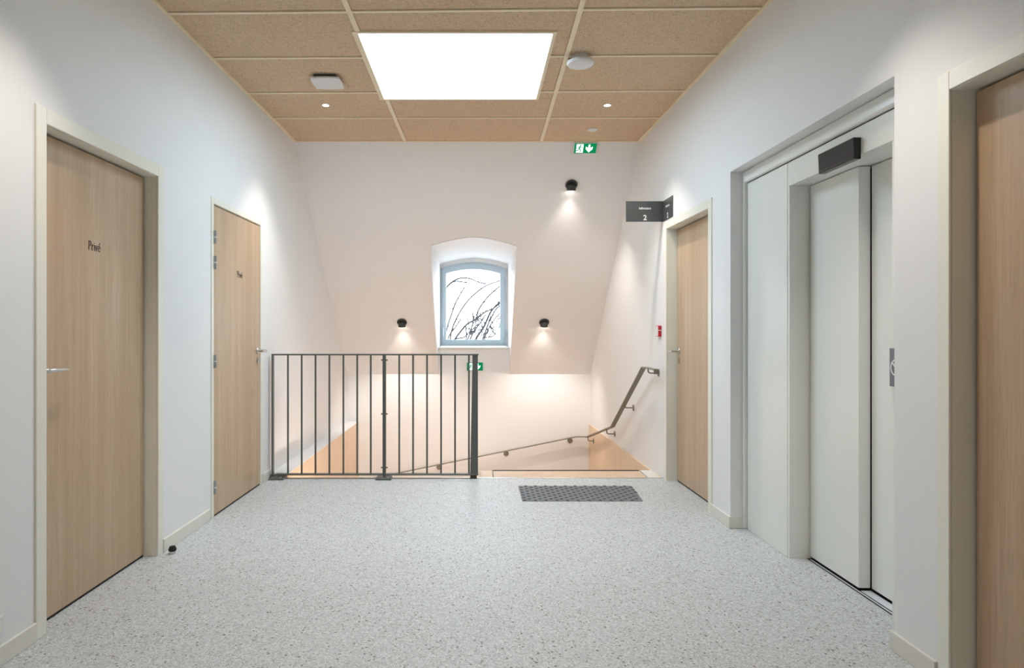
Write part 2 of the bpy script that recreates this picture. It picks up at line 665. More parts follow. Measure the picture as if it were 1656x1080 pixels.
cl = lambda d: XL(d) + .012
cr = lambda d: XR(d) - .012
FB = 0.022
for i in range(len(SEAMS) - 1):
    board((cl, lambda d: xs1(d) - HB), i)
    board((lambda d: xs2(d) + HB, cr), i)
    near, far = SEAMS[i + 1], SEAMS[i]
    mid = (lambda d: xs1(d) + HB, lambda d: xs2(d) - HB)
    if far <= SKD0 or near >= SKD1:
        board(mid, i)
    else:
        if far > SKD1 + .05:
            board(mid, i, dmin=SKD1 + FB)
        if near < SKD0 - .05:
            board(mid, i, dmax=SKD0 - FB)
        dn = SKD0 - FB if near < SKD0 else None
        df = SKD1 + FB if far > SKD1 else None
        board((lambda d: SKX1 + FB, lambda d: xs2(d) - HB), i, dmin=dn, dmax=df)


def batten(pts, z0=ZC - .006, z1=ZC + .02):
    bm = B()
    hexa(bm, [(p[0], p[1], z0) for p in pts] + [(p[0], p[1], z1) for p in pts], .001)
    obj('batten', bm, M['batten'], ceil_root)


for f in (xs1, xs2):
    for a, b_ in ((D0, 2.2), (2.2, SKD0 - FB), (SKD0 - FB, SKD1 + FB), (SKD1 + FB, 6.3)):
        if f is xs1 and a == SKD0 - FB:
            continue
        batten([(f(a) - HB, a), (f(a) + HB, a), (f(b_) + HB, b_), (f(b_) - HB, b_)])
for i in range(1, len(SEAMS) - 1):
    for fa, fb in ((cl, lambda d: xs1(d) - HB), (lambda d: xs1(d) + HB, lambda d: xs2(d) - HB), (lambda d: xs2(d) + HB, cr)):
        xa, xb = fa(SEAMS[i]), fb(SEAMS[i])
        if SKD0 < SEAMS[i] < SKD1:
            if xa < SKX1 and xb > SKX1 and xa > -1.2:
                xa = SKX1 + FB
        h = HB * .72
        batten([(xa, seam(i, xa) - h), (xb, seam(i, xb) - h), (xb, seam(i, xb) + h), (xa, seam(i, xa) + h)], ZC - .005)
batten([(XL(D0), D0), (XL(D0) + .024, D0), (XL(6.3) + .024, 6.3), (XL(6.3), 6.3)], ZC - .010)
batten([(XR(D0) - .024, D0), (XR(D0), D0), (XR(6.3), 6.3), (XR(6.3) - .024, 6.3)], ZC - .010)
batten([(XL(6.3), 6.285), (XR(6.3), 6.285), (XR(6.3), 6.31), (XL(6.3), 6.31)], ZC - .008)

# skylight
sk = empty('window_1', ((SKX0 + SKX1) / 2, (SKD0 + SKD1) / 2, ZC), 'large square skylight with a glowing white diffuser in the ceiling', 'skylight', kind='structure')
for x0, x1, d0, d1 in ((SKX0 - FB - .012, SKX0, SKD0 - FB, SKD1 + FB), (SKX1, SKX1 + FB, SKD0 - FB, SKD1 + FB),
                       (SKX0, SKX1, SKD0 - FB, SKD0), (SKX0, SKX1, SKD1, SKD1 + FB)):
    bm = B()
    box(bm, x0, x1, d0, d1, ZC - .010, ZC + .05, .001)
    obj('frame_bar', bm, M['batten'], sk)
bm = B()
box(bm, SKX0 - .01, SKX1 + .01, SKD0 - .01, SKD1 + .01, ZC + .03, ZC + .04)
obj('diffuser', bm, M['skylight'], sk)

# ---- skirting boards
BH = 0.072
bm = B()
wbox(bm, 'L', D0, L1[0] - .06, 0, .013, 0, BH, .002)
wbox(bm, 'L', L1[1] + .052, L2[0] - .035, 0, .013, 0, BH, .002)
wbox(bm, 'L', L2[1] + .01, DE, 0, .013, 0, BH, .002)
tag(obj('baseboard_left', bm, M['trim']), 'low white skirting along the left wall', 'skirting', kind='structure')
bm = B()
wbox(bm, 'R', D0, R1[0] - .06, 0, .013, 0, BH, .002)
wbox(bm, 'R', R1[1] + .06, RN[0] + .013, 0, .013, 0, BH, .002)
wbox(bm, 'R', RN[1] - .013, R2[0] - .055, 0, .013, 0, BH, .002)
wbox(bm, 'R', RN[1] - .013, RN[1], -.085, 0, 0, BH, .002)
tag(obj('baseboard_right', bm, M['trim']), 'low white skirting along the right wall and lift niche', 'skirting', kind='structure')


# ================================================================== DOORS
def hand_lettering(side, d, z, n, unit, parent):
    fr = Fr((WX(side, d, n), d, z), (0, 1 if side == 'L' else -1, 0), (0, 0, 1), (1 if side == 'L' else -1, 0, 0))
    S = [[(0, 0), (.02, 1)], [(0, .95), (.25, 1.0), (.42, .85), (.38, .62), (.2, .5), (.02, .48)],
         [(.62, 0), (.62, .62)], [(.62, .38), (.72, .57), (.88, .6)],
         [(1.08, 0), (1.08, .6)], [(1.07, .84), (1.09, .84)],
         [(1.28, .6), (1.46, 0), (1.66, .62)],
         [(1.85, .30), (2.25, .36), (2.2, .55), (2.05, .62), (1.88, .5), (1.83, .28), (1.9, .08), (2.08, 0), (2.27, .08)],
         [(2.05, .76), (2.2, .96)]]
    bm = B()
    for s in S:
        fr.stroke(bm, [((x - 1.13) * unit, (y - .5) * unit) for x, y in s], .10 * unit, 0, .0012)
    return tag(obj('lettering', bm, M['ink'], parent), 'small dark lettering reading Privé')


def lever(side, d, z, n, direction, parent, out=.062, length=.125, key=True):
    """lever handle on a leaf whose face is at n; direction +1 points to larger d"""
    sg = 1 if side == 'L' else -1
    fr = Fr((WX(side, d, n), d, z), (0, sg, 0), (0, 0, 1), (sg, 0, 0))
    bm = B()
    du = direction * sg
    pts = [fr(0, 0, .004), fr(0, 0, out * .6), fr(du * .004, 0, out * .88), fr(du * .016, 0, out), fr(du * .05, 0, out + .002), fr(du * length, 0, out)]
    tube(bm, pts, [.0095, .0095, .0098, .0095, .0090, .0080], 12)
    h = obj('handle', bm, M['steel'], parent, True)
    bm = B()
    fr.lathe(bm, [(0, .0005), (.025, .0005), (.026, .004), (.024, .008), (0, .008)], 24)
    obj('rosette', bm, M['steel'], h, True)
    if key:
        bm = B()
        pr = [(.014 * math.cos(t), .014 * math.sin(t) + (.008 if math.sin(t) > 0 else -.010)) for t in [2 * math.pi * k / 20 for k in range(20)]]
        fr.prism(bm, [(a, b - .072) for a, b in pr], .0005, .009)
        k = obj('keyhole_plate', bm, M['steel'], parent, True)
        bm = B()
        fr.lathe(bm, [(0, .008), (.0055, .008), (.0055, .012), (0, .012)], 12, 0, -.068)
        obj('lock_cylinder', bm, M['hinge'], k, True)


def make_door(name, side, opening, label, recess=.07, casing=.06, leafn=None, proud=.008):
    d0, d1, zt = opening
    root = empty(name, (WX(side, (d0 + d1) / 2, 0), (d0 + d1) / 2, 0), label, 'door', kind='structure')
    bm = B()
    wbox(bm, side, d0 - casing, d0 + .004, -.002, proud, 0, zt + casing, .002)
    obj('frame_post', bm, M['cream'], root)
    bm = B()
    wbox(bm, side, d1 - .004, d1 + casing * .85, -.002, proud, 0, zt + casing, .002)
    obj('frame_post', bm, M['cream'], root)
    bm = B()
    wbox(bm, side, d0 + .004, d1 - .004, -.002, proud, zt - .004, zt + casing, .002)
    obj('frame_head', bm, M['cream'], root)
    for a, b_, z0, z1 in ((d0, d0 + .006, 0, zt), (d1 - .006, d1, 0, zt), (d0 + .006, d1 - .006, zt - .006, zt)):
        bm = B()
        wbox(bm, side, a, b_, -T, -.002, z0, z1)
        obj('jamb', bm, M['cream'], root)
    return root


def door_leaf(root, side, d0, d1, zt, n, gap_far=True):
    bm = B()
    wbox(bm, side, d0 + .004, d1 - .010, n - .04, n, .012, zt - .010, .0015)
    leaf = obj('leaf', bm, M['oak'], root)
    bm = B()
    wbox(bm, side, d0 + .004, d1 - .010, n - .04, n - .003, .0008, .012)  # black strip standing for the shade in the gap under the leaf
    obj('bottom_gap_shade', bm, M['black'], root)
    bm = B()
    wbox(bm, side, d0 + .002, d1 - .002, n - .075, n - .041, .0008, zt - .002)  # black sheet behind the leaf, painting the shade in its edge gap
    obj('leaf_gap_shade', bm, M['black'], root)
    return leaf


def hinge(side, d, z, n, root):
    sg = 1 if side == 'L' else -1
    bm = B()
    x = WX(side, d, n)
    tube(bm, [(x, d, z - .042), (x, d, z + .042)], .0105, 14)
    h = obj('hinge', bm, M['hinge'], root, True)
    bm = B()
    tube(bm, [(x, d, z - .004), (x, d, z + .004)], .0115, 14)
    obj('hinge_ring', bm, M['white'], h, True)
    bm = B()
    wbox(bm, side, d - .002, d + .024, n - .012, n - .004, z - .04, z + .04, .001)
    obj('hinge_plate', bm, M['hinge'], h)


# door_1 : near left, recessed
r = make_door('door_1', 'L', L1, 'wide oak door nearest on the left, deeply recessed, with dark lettering and a lever handle', casing=.06)
door_leaf(r, 'L', L1[0] + .006, L1[1] - .006, L1[2] - .006, -.066)
hand_lettering('L', 3.185, 1.607, -.0655, .041, r)
lever('L', 2.755, .995 + .055, -.066, +1, r, .058, .13)
# door_2 : far left, flush
r = make_door('door_2', 'L', (L2[0] + .035, L2[1] - .035, L2[2] - .037), 'oak door flush with the left wall beside the gate, with four visible hinges', casing=.035, proud=.006)
door_leaf(r, 'L', L2[0] + .041, L2[1] - .041, L2[2] - .043, .004)
for z in (1.816, 1.652, 1.010, .192):
    hinge('L', L2[0] + .042, z, .012, r)
hand_lettering('L', 4.885, 1.610, .0045, .043, r)
lever('L', 5.262, 1.052, .004, -1, r, .074, .115)
# door_3 : far right by the stairs
r = make_door('door_3', 'R', R2, 'narrow looking oak door on the right between the stairs and the lift', casing=.058)
door_leaf(r, 'R', R2[0] + .006, R2[1] - .006, R2[2] - .006, -.078)
lever('R', 5.405, 1.045, -.078, -1, r, .085, .115)
# door_4 : near right, cut by the picture edge
r = make_door('door_4', 'R', R1, 'dark toned oak door nearest on the right, cut off by the picture edge', casing=.06)
door_leaf(r, 'R', R1[0] + .006, R1[1] - .006, R1[2] - .006, -.076)
lever('R', 1.42, 1.045, -.076, +1, r, .062, .12)

# ================================================================== WINDOW
w = empty('window_2', ((WX0 + WX1) / 2, DW + .05, WZ0), 'small arched dormer window with blue grey frame and bare branches outside', 'window', kind='structure')


def arch_frame(inner, outer, y0, y1, name):
    """inner / outer = (x0, x1, z0, drop)"""
    def ring(x0, x1, z0, drop, n=16):
        pts = [(x0, z0), (x1, z0)]
        for i in range(n + 1):
            x = x1 + (x0 - x1) * i / n
            u = (x - (x0 + x1) / 2) / ((x1 - x0) / 2)
            pts.append((x, (2.035 - drop) + .088 * (1 - u * u) * ((x1 - x0) / (WX1 - WX0)) ** 2 + (.004 if drop else 0)))
        return pts
    a, b_ = ring(*inner), ring(*outer)
    n = len(a)
    V = lambda p, y: bm.verts.new((p[0], y, p[1]))
    a0 = [V(p, y0) for p in a]
    a1 = [V(p, y1) for p in a]
    b0 = [V(p, y0) for p in b_]
    b1 = [V(p, y1) for p in b_]
    for i in range(n):
        j = (i + 1) % n
        bm.faces.new([a0[i], a0[j], b0[j], b0[i]])
        bm.faces.new([a1[i], b1[i], b1[j], a1[j]])
        bm.faces.new([a0[i], a1[i], a1[j], a0[j]])
        bm.faces.new([b0[i], b0[j], b1[j], b1[i]])


bm = B()
arch_frame((WX0 + .022, WX1 - .022, WZ0 + .035, .022), (WX0, WX1, WZ0, 0), DW - .012, DW + .06, 'f')
obj('outer_frame', bm, M['winframe'], w)
bm = B()
arch_frame((WX0 + .072, WX1 - .080, WZ0 + .088, .070), (WX0 + .022, WX1 - .022, WZ0 + .035, .022), DW - .024, DW + .05, 's')
sash = obj('sash', bm, M['winframe'], w)
bm = B()
ptsg = []
x0, x1 = WX0 + .070, WX1 - .078
box(bm, x0, x1, DW + .010, DW + .016, WZ0 + .086, 2.045)
obj('pane', bm, M['glass'], w)
bm = B()
tube(bm, [(WX0 + .038, DW - .060, 1.235), (WX0 + .038, DW - .060, 1.125)], .008, 10)
tube(bm, [(WX0 + .038, DW - .024, 1.222), (WX0 + .038, DW - .060, 1.222)], .008, 10)
obj('handle', bm, M['white'], w, True)
for z in (1.84, 1.15):
    bm = B()
    tube(bm, [(WX1 - .006, DW - .026, z - .035), (WX1 - .006, DW - .026, z + .035)], .007, 8)
    obj('hinge', bm, M['winframe'], w, True)

# ================================================================== STAIRS
st = empty('staircase', (.72, 6.5, ZB), 'wooden flight of stairs going down beyond the landing edge', 'staircase')
SX0, SX1 = 0.035, 1.412
GO, RI, D1N = .265, .172, 5.886
y = DE + .006
for k in range(8):
    z = -.003 - k * RI
    yn = D1N + k * GO
    x1 = SX1 if k == 0 else XR(yn) - .02
    bm = B()
    box(bm, SX0, x1, y, yn, z - .04, z, .003)
    t = obj('tread', bm, M['tread'], st)
    bm = B()
    box(bm, SX0 + .11, x1 - .006, yn - .022, yn + .003, z - .002, z + .004, .001)
    obj('nosing_strip', bm, M['black'], t)
    bm = B()
    box(bm, SX0, x1, yn - .03, yn - .012, z - RI, z - .04)
    obj('riser', bm, M['tread'], st)
    if k == 0:
        bm = B()
        box(bm, SX0 + .103, SX0 + .110, DE + .006, D1N, z - .001, z + .002)
        obj('joint_strip', bm, M['ink'], t)
    y = yn - .03
zl = -.003 - 8 * RI
bm = B()
box(bm, SX0, XR(8) - .02, y, DB - .01, zl - .05, zl, .003)
obj('landing', bm, M['tread'], st)
for k in range(6):
    z = zl - (k + 1) * .19
    xn = SX0 - k * .23
    bm = B()
    box(bm, xn - .23, xn + .03, 7.72, DB - .01, z - .04, z, .003)
    obj('tread', bm, M['tread'], st)
    bm = B()
    box(bm, xn, xn + .018, 7.72, DB - .01, z, z + .15)
    obj('riser', bm, M['tread'], st)
bm = B()
pr = [(DE + .006, -.045), (D1N, -.045), (D1N + 7 * GO, -.045 - 7 * RI), (7.70, zl - .06), (7.70, zl - .3), (D1N, -.40), (DE + .006, -.40)]
Fr((SX0, 0, 0), (0, 1, 0), (0, 0, 1), (-1, 0, 0)).prism(bm, pr, 0, .03)
obj('string_board', bm, M['tread'], st)
bm = B()
box(bm, SX1 + .004, XR(5.7) - .018, DE + .006, D1N - .004, -.03, -.001)
obj('side_strip', bm, M['trim'], st)

# ---- wall handrail
hr = empty('stair_handrail', (1.43, 5.46, .3), 'grey flat steel handrail descending the right and back stairwell walls', 'handrail')


def sweep_flat(bm, pts, w, t):
    pts = [Vector(p) for p in pts]
    n = len(pts)
    rings = []
    for i, p in enumerate(pts):
        ta = (p - pts[i - 1]).normalized() if i else (pts[1] - p).normalized()
        tb = (pts[i + 1] - p).normalized() if i < n - 1 else ta
        ha, hb = Vector((ta.x, ta.y, 0)), Vector((tb.x, tb.y, 0))
        if ha.length < 1e-3:
            ha = hb
        if hb.length < 1e-3:
            hb = ha
        ha.normalize(); hb.normalize()
        sa, sb = Vector((ha.y, -ha.x, 0)), Vector((hb.y, -hb.x, 0))
        s = (sa + sb).normalized()
        s *= 1 / max(.5, s.dot(sa))
        tt = (ta + tb).normalized()
        up = s.cross(tt).normalized()
        up *= 1 / max(.6, up.dot(sa.cross(ta).normalized()))
        rings.append([bm.verts.new(p + s * (a * w / 2) + up * (b * t / 2)) for a, b in ((-1, -1), (1, -1), (1, 1), (-1, 1))])
    for A, C in zip(rings[:-1], rings[1:]):
        for k in range(4):
            bm.faces.new([A[k], A[(k + 1) % 4], C[(k + 1) % 4], C[k]])
    bm.faces.new(rings[0][::-1])
    bm.faces.new(rings[-1])


def rail_x(d):
    return XR(d) - .088


RZ = [(5.46, .893), (5.84, .893), (7.06, .207), (8.55, -.142)]
bm = B()
pth = [(rail_x(d), d, z) for d, z in RZ] + [(1.395, 8.655, -.150), (1.27, 8.665, -.152), (-.95, 8.665, -.604), (-1.42, 8.665, -.70)]
sweep_flat(bm, pth, .044, .010)
obj('rail', bm, M['rail'], hr)
bm = B()
box(bm, rail_x(5.46) - .022, rail_x(5.46) + .022, 5.452, 5.463, .858, .898, .001)
obj('rail_end', bm, M['rail'], hr)
for d, zr, dp_ in ((5.70, .893, .042), (6.54, .515, .052), (7.34, .141, .052), (8.44, -.116, .052)):
    x, xw = rail_x(d), XR(d) - (.018 if zr < -.05 else 0)
    bm = B()
    tube(bm, [(x, d, zr - .004), (x, d, zr - dp_ + .017), (x + .004, d, zr - dp_ + .006), (x + .014, d, zr - dp_), (xw - .002, d, zr - dp_)], .006, 10)
    b_ = obj('bracket', bm, M['rail'], hr, True)
    bm = B()
    Fr((xw, d, zr - dp_), (0, -1, 0), (0, 0, 1), (-1, 0, 0)).lathe(bm, [(0, .0), (.031, .0), (.031, .005), (.027, .008), (0, .008)], 24)
    obj('wall_plate', bm, M['rail'], b_, True)
for x in (1.207, .385, -.477, -1.25):
    zr = -.152 - (1.27 - x) * .2036
    bm = B()
    y = 8.665
    tube(bm, [(x, y, zr - .004), (x, y, zr - .032), (x, y + .004, zr - .042), (x, y + .014, zr - .048), (x, DB - .002, zr - .048)], .006, 10)
    b_ = obj('bracket', bm, M['rail'], hr, True)
    bm = B()
    Fr((x, DB, zr - .048), (1, 0, 0), (0, 0, 1), (0, -1, 0)).lathe(bm, [(0, .0), (.034, .0), (.034, .005), (.030, .009), (0, .009)], 24)
    obj('wall_plate', bm, M['rail'], b_, True)

# ---- guard rail (two bolted panels)
DG = 5.55
gx = lambda px: (px - 770) / 1100 * DG
gr = empty('guard_rail', (gx(606), DG, 0), 'dark grey steel guard rail with thin vertical bars beside the stair opening', 'railing')
ZT, ZR = 1.018, .030


def gbar(name, x0, x1, z0, z1, y0=DG - .006, y1=DG + .006, bev=.001):
    bm = B()
    box(bm, x0, x1, y0, y1, z0, z1, bev)
    return obj(name, bm, M['iron'], gr)


xm = gx(621.6)
gbar('top_rail', gx(440), xm - .0005, ZT - .012, ZT, DG - .020, DG + .020)
gbar('top_rail', xm + .0005, gx(774), ZT - .012, ZT, DG - .020, DG + .020)
gbar('bottom_rail', gx(446), xm - .0005, ZR, ZR + .012, DG - .020, DG + .020)
gbar('bottom_rail', xm + .0005, gx(773.5), ZR, ZR + .012, DG - .020, DG + .020)
gbar('end_post', gx(440), gx(440) + .012, .014, ZT - .012, DG - .020, DG + .020)
p = gbar('middle_post', xm - .0125, xm - .0005, ZR + .012, ZT - .012, DG - .020, DG + .020)
p2 = gbar('middle_post', xm + .0005, xm + .0125, ZR + .012, ZT - .012, DG - .020, DG + .020)
for z in (.967, .528, .090):
    bm = B()
    tube(bm, [(xm - .026, DG, z), (xm + .026, DG, z)], .006, 8)
    obj('bolt', bm, M['iron'], gr, True)
for px in (465.7, 487.9, 510.3, 532.7, 555.3, 577.7, 599.6, 645.6, 668, 690.6, 713.3, 735.9, 758.3):
    bm = B()
    tube(bm, [(gx(px), DG, ZR + .012), (gx(px), DG, ZT - .012)], .0075, 10)
    obj('baluster', bm, M['iron'], gr, True)
bm = B()
hexa(bm, [(gx(760.4), DG - .012, ZR + .012), (gx(773), DG - .012, ZR + .012), (gx(773), DG + .012, ZR + .012), (gx(762.5), DG + .03, ZR + .012),
          (gx(764), DG - .012, ZT - .012), (gx(772.8), DG - .012, ZT - .012), (gx(772.8), DG + .012, ZT - .012), (gx(764.5), DG + .03, ZT - .012)], .0015)
obj('wide_end_post', bm, M['iron'], gr)
bm = B()
box(bm, gx(760.5), gx(771), DG - .010, DG + .018, .004, ZR)
obj('end_bracket', bm, M['ink'], gr)
for x0, x1 in ((-1.692 + .012, -1.555), (xm - .067, xm + .064)):
    bm = B()
    hexa(bm, [(x0, 5.485, .0005), (x1, 5.485, .0005), (x1, 5.60, .0005), (x0, 5.60, .0005),
              (x0 + .008, 5.490, .016), (x1 - .008, 5.490, .016), (x1 - .008, 5.595, .016), (x0 + .008, 5.595, .016)], .003)
    f = obj('foot_plate', bm, M['iron'], gr)
    for bx in (x0 + .03, x1 - .03):
        bm = B()
        Fr((bx, 5.515, .016), (1, 0, 0), (0, 1, 0), (0, 0, 1)).lathe(bm, [(0, 0), (.010, 0), (.010, .006), (0, .006)], 6)
        obj('bolt_head', bm, M['steel'], f)
gbar('foot_stub', xm - .010, xm + .010, .014, ZR + .006, DG - .018, DG + .018)

# ================================================================== LIFT
lf = empty('lift_door', (WX('R', 3.4, -.12), 3.4, 0), 'pale cream lift entrance with two sliding door panels in the right wall niche', 'lift door')
FN, PN, QN = -.095, -.205, -.262        # frame plane, first panel, second panel
NZ = RN[2]
bm = B()
wbox(bm, 'R', 3.64, RN[1] - .024, FN - .04, FN, 0, 2.108, .0015)
obj('side_panel', bm, M['lift'], lf)
bm = B()
wbox(bm, 'R', RN[0], 2.752, FN - .16, FN, 0, 1.982, .0015)
obj('side_panel', bm, M['lift'], lf)
bm = B()
wbox(bm, 'R', RN[0], 3.636, FN - .04, FN, 1.982, 2.108, .0015)
obj('header_panel', bm, M['lift'], lf)
bm = B()
wbox(bm, 'R', 3.622, 3.66, PN - .005, FN - .003, 0, 2.05)
obj('jamb_return', bm, M['lift'], lf)
bm = B()
wbox(bm, 'R', 2.752, 3.622, QN - .03, FN - .041, 1.982, 2.05)
obj('header_return', bm, M['lift'], lf)
bm = B()
wbox(bm, 'R', RN[0], RN[1], FN - .01, FN + .022, 2.112, NZ, .010, 3)
obj('top_trim', bm, M['lift'], lf)
bm = B()
wbox(bm, 'R', RN[1] - .020, RN[1], FN - .01, FN + .022, 0, 2.115, .007, 3)
obj('side_trim', bm, M['lift'], lf)
bm = B()
wbox(bm, 'R', RN[0], RN[1], FN - .25, FN - .20, -.02, NZ)
wbox(bm, 'R', RN[1] - .015, RN[1] + .01, FN - .2, FN, -.02, NZ)
wbox(bm, 'R', RN[0], RN[1], FN - .2, FN - .012, 2.104, NZ)
obj('shaft_back', bm, M['black'], lf)
bm = B()
wbox(bm, 'R', 3.172, 3.614, PN - .055, PN, .012, 1.979, .0015)
obj('door_panel', bm, M['lift'], lf)
bm = B()
wbox(bm, 'R', 2.757, 3.167, QN - .03, QN, .012, 1.979, .0015)
obj('door_panel', bm, M['lift'], lf)
bm = B()
wbox(bm, 'R', 2.752, 3.60, PN + .002, PN + .010, -.01, .002)
obj('sill', bm, M['alu'], lf)
bm = B()
wbox(bm, 'R', 2.752, 3.165, QN + .006, PN - .006, -.01, .003)
sill = obj('sill', bm, M['alu'], lf)
bm = B()
wbox(bm, 'R', 2.752, 3.62, QN - .04, PN + .018, -.03, .0006)
obj('sill_groove', bm, M['black'], lf)
# display box
dp = empty('lift_display', (WX('R', 3.1, FN + .02), 3.1, 1.975), 'black wedge shaped floor display above the lift doors', 'display')
bm = B()
f = lambda d, n, z: (WX('R', d, n), d, z)
hexa(bm, [f(2.965, FN, 1.962), f(2.965, FN + .030, 1.962), f(3.262, FN + .030, 1.962), f(3.262, FN, 1.962),
          f(2.965, FN, 2.056), f(2.965, FN + .034, 2.056), f(3.262, FN + .034, 2.056), f(3.262, FN, 2.056)], .002)
obj('housing', bm, M['blackgloss'], dp)
bm = B()
hexa(bm, [f(2.973, FN + .028, 1.970), f(2.973, FN + .0315, 1.970), f(3.254, FN + .0315, 1.970), f(3.254, FN + .028, 1.970),
          f(2.973, FN + .028, 1.973), f(2.973, FN + .0317, 1.973), f(3.254, FN + .0317, 1.973), f(3.254, FN + .028, 1.973)])
obj('edge_line', bm, M['signgrey'], dp)
# prohibition plaque by the lift
pq = empty('lift_plaque', (WX('R', 2.70, FN + .015), 2.70, .99), 'narrow grey plaque with a white crossed circle beside the lift', 'plaque')
fr = Fr((WX('R', 2.700, FN), 2.700, 1.066), (0, -1, 0), (0, 0, 1), (-1, 0, 0))
bm = B()
fr.box(bm, -.046, .04, -.077, .077, .0005, .016, .003, 2)
obj('plate', bm, M['plaque'], pq)
bm = B()
ring = [(.030 * math.cos(2 * math.pi * k / 24) - .004, .030 * math.sin(2 * math.pi * k / 24)) for k in range(25)]
fr.stroke(bm, ring, .006, .0162, .0168)
fr.stroke(bm, [(-.026, .021), (.018, -.021)], .006, .0162, .0169)
obj('crossed_circle', bm, M['signwhite'], pq)

# ================================================================== CEILING FITTINGS
def downlight(x, d, label, lit=True):
    root = empty('downlight', (x, d, ZC), label, 'downlight', 'recessed ceiling downlights')
    fr = Fr((x, d, ZC + .002), (1, 0, 0), (0, -1, 0), (0, 0, -1))
    bm = B()
    fr.lathe(bm, [(.030, .0), (.034, .0), (.034, .003), (.030, .006), (.024, .004), (.024, -.006)], 28)
    obj('trim_ring', bm, M['white'], root, True)
    bm = B()
    fr.lathe(bm, [(0, .001), (.0245, .001), (.0245, -.003), (0, -.003)], 24)
    obj('lens', bm, M['lampglow'], root)
    l = bpy.data.lights.new('downlight_lamp', 'SPOT')
    l.energy = DOWNLIGHT_W
    l.color = WARM
    l.spot_size = math.radians(90)
    l.spot_blend = .75
    l.shadow_soft_size = .03
    lo = bpy.data.objects.new('lamp_light', l)
    COL.objects.link(lo)
    lo.parent = root
    lo.location = (0, 0, -.02)


downlight(-1.17, 5.29, 'small glowing round downlight in the ceiling left of the skylight')
downlight(1.02, 5.29, 'small glowing round downlight in the ceiling right of the skylight')
downlight(-1.17, 2.45, 'round downlight in the ceiling near the left door, out of view above')
downlight(1.02, 2.45, 'round downlight in the ceiling near the lift, out of view above')
downlight(-1.17, -1.2, 'added unseen downlight in the left of the ceiling behind the viewer')  # rear pair is added out of view to light the near walls
downlight(1.02, -1.2, 'added unseen downlight in the right of the ceiling behind the viewer')

# square vent
fr = Fr((-1.035, 4.735, ZC), (1, 0, 0), (0, -1, 0), (0, 0, -1))
v = empty('ceiling_vent', (-1.035, 4.735, ZC), 'square white ventilation plate with bowed edges on the ceiling', 'vent')
bm = B()
fr.box(bm, -.075, .075, -.085, .085, -.004, .022)
obj('neck', bm, M['signgrey'], v)
bm = B()
pts = []
s, bow, n = .102, .010, 8
for side in range(4):
    for k in range(n):
        t = -1 + 2 * k / n
        a, b_ = t * s, -s - bow * (1 - t * t) + bow
        for _ in range(side):
            a, b_ = -b_, a
        pts.append((a, b_ * 1.08))
fr.prism(bm, pts, .022, .034)
obj('plate', bm, M['white'], v)

# access point disc
fr = Fr((.664, 4.34, ZC), (1, 0, 0), (0, -1, 0), (0, 0, -1))
a_ = empty('ceiling_disc', (.664, 4.34, ZC), 'round white wireless unit hanging below the ceiling right of the skylight', 'ceiling unit')
bm = B()
fr.lathe(bm, [(0, -.004), (.05, -.004), (.05, .030), (.042, .032), (0, .032)], 28)
obj('bracket', bm, M['white'], a_, True)
bm = B()
fr.lathe(bm, [(0, .030), (.070, .030), (.084, .036), (.086, .048), (.080, .056), (.06, .060), (0, .061)], 40)
obj('cover', bm, M['white'], a_, True)
bm = B()
fr.box(bm, -.075, -.045, -.02, .0, .012, .026, .002)
obj('cable_plug', bm, M['plaque'], a_)

# smoke detector / blank
fr = Fr((1.013, 5.93, ZC), (1, 0, 0), (0, -1, 0), (0, 0, -1))
s_ = empty('smoke_detector', (1.013, 5.93, ZC), 'small unlit round white detector on the ceiling near the exit sign', 'detector')
bm = B()
fr.lathe(bm, [(0, -.002), (.043, -.002), (.043, .006), (.036, .010), (0, .010)], 28)
obj('ring', bm, M['white'], s_, True)
bm = B()
fr.lathe(bm, [(0, .009), (.022, .009), (.018, .014), (0, .014)], 20)
obj('sensor', bm, M['white'], s_, True)

# ================================================================== WALL SPOTS
SU = Vector((0, -.726, .688))     # up the slope
SN = Vector((0, -.688, -.726))    # off the slope, into the room


def wall_spot(x, z, aim, label):
    base = Vector((x, slope_d(z), z))
    root = empty('wall_spotlight', base, label, 'wall lamp', 'black spotlights on the sloping wall')
    fr = Fr(base, (1, 0, 0), SU, SN)
    bm = B()
    fr.lathe(bm, [(0, .0005), (.058, .0005), (.060, .006), (.058, .014), (.050, .018), (.046, .010), (0, .010)], 36)
    obj('mounting_ring', bm, M['lampblack'], root, True)
    ax = Vector(aim).normalized()
    u = Vector((1, 0, 0))
    vv = ax.cross(u).normalized()
    c = base + SN * .012
    fh = Fr(c, u, vv, ax)
    bm = B()
    fh.lathe(bm, [(0, -.014), (.030, -.010), (.042, .006), (.044, .020), (.044, .050), (.041, .050), (.039, .040)], 32)
    h = obj('head', bm, M['lampblack'], root, True)
    bm = B()
    fh.lathe(bm, [(0, .042), (.0395, .042), (.0395, .038), (0, .038)], 28)
    obj('lens', bm, M['lampglow'], h)
    l = bpy.data.lights.new('wall_spot_lamp', 'SPOT')
    l.energy = WALLSPOT_W
    l.color = WARM
    l.spot_size = math.radians(104)
    l.spot_blend = .75
    l.shadow_soft_size = .022
    lo = bpy.data.objects.new('lamp_light', l)
    COL.objects.link(lo)
    lo.parent = root
    lo.location = (c + ax * .056) - base
    lo.rotation_euler = ax.to_track_quat('-Z', 'Y').to_euler()


wall_spot(.930, 2.632, (0, .22, -.97), 'black round spotlight high on the sloping wall below the exit sign')
wall_spot(-.877, 1.305, (0, .22, -.97), 'black round spotlight on the sloping wall left of the window')
wall_spot(.804, 1.305, (0, .22, -.97), 'black round spotlight on the sloping wall right of the window')


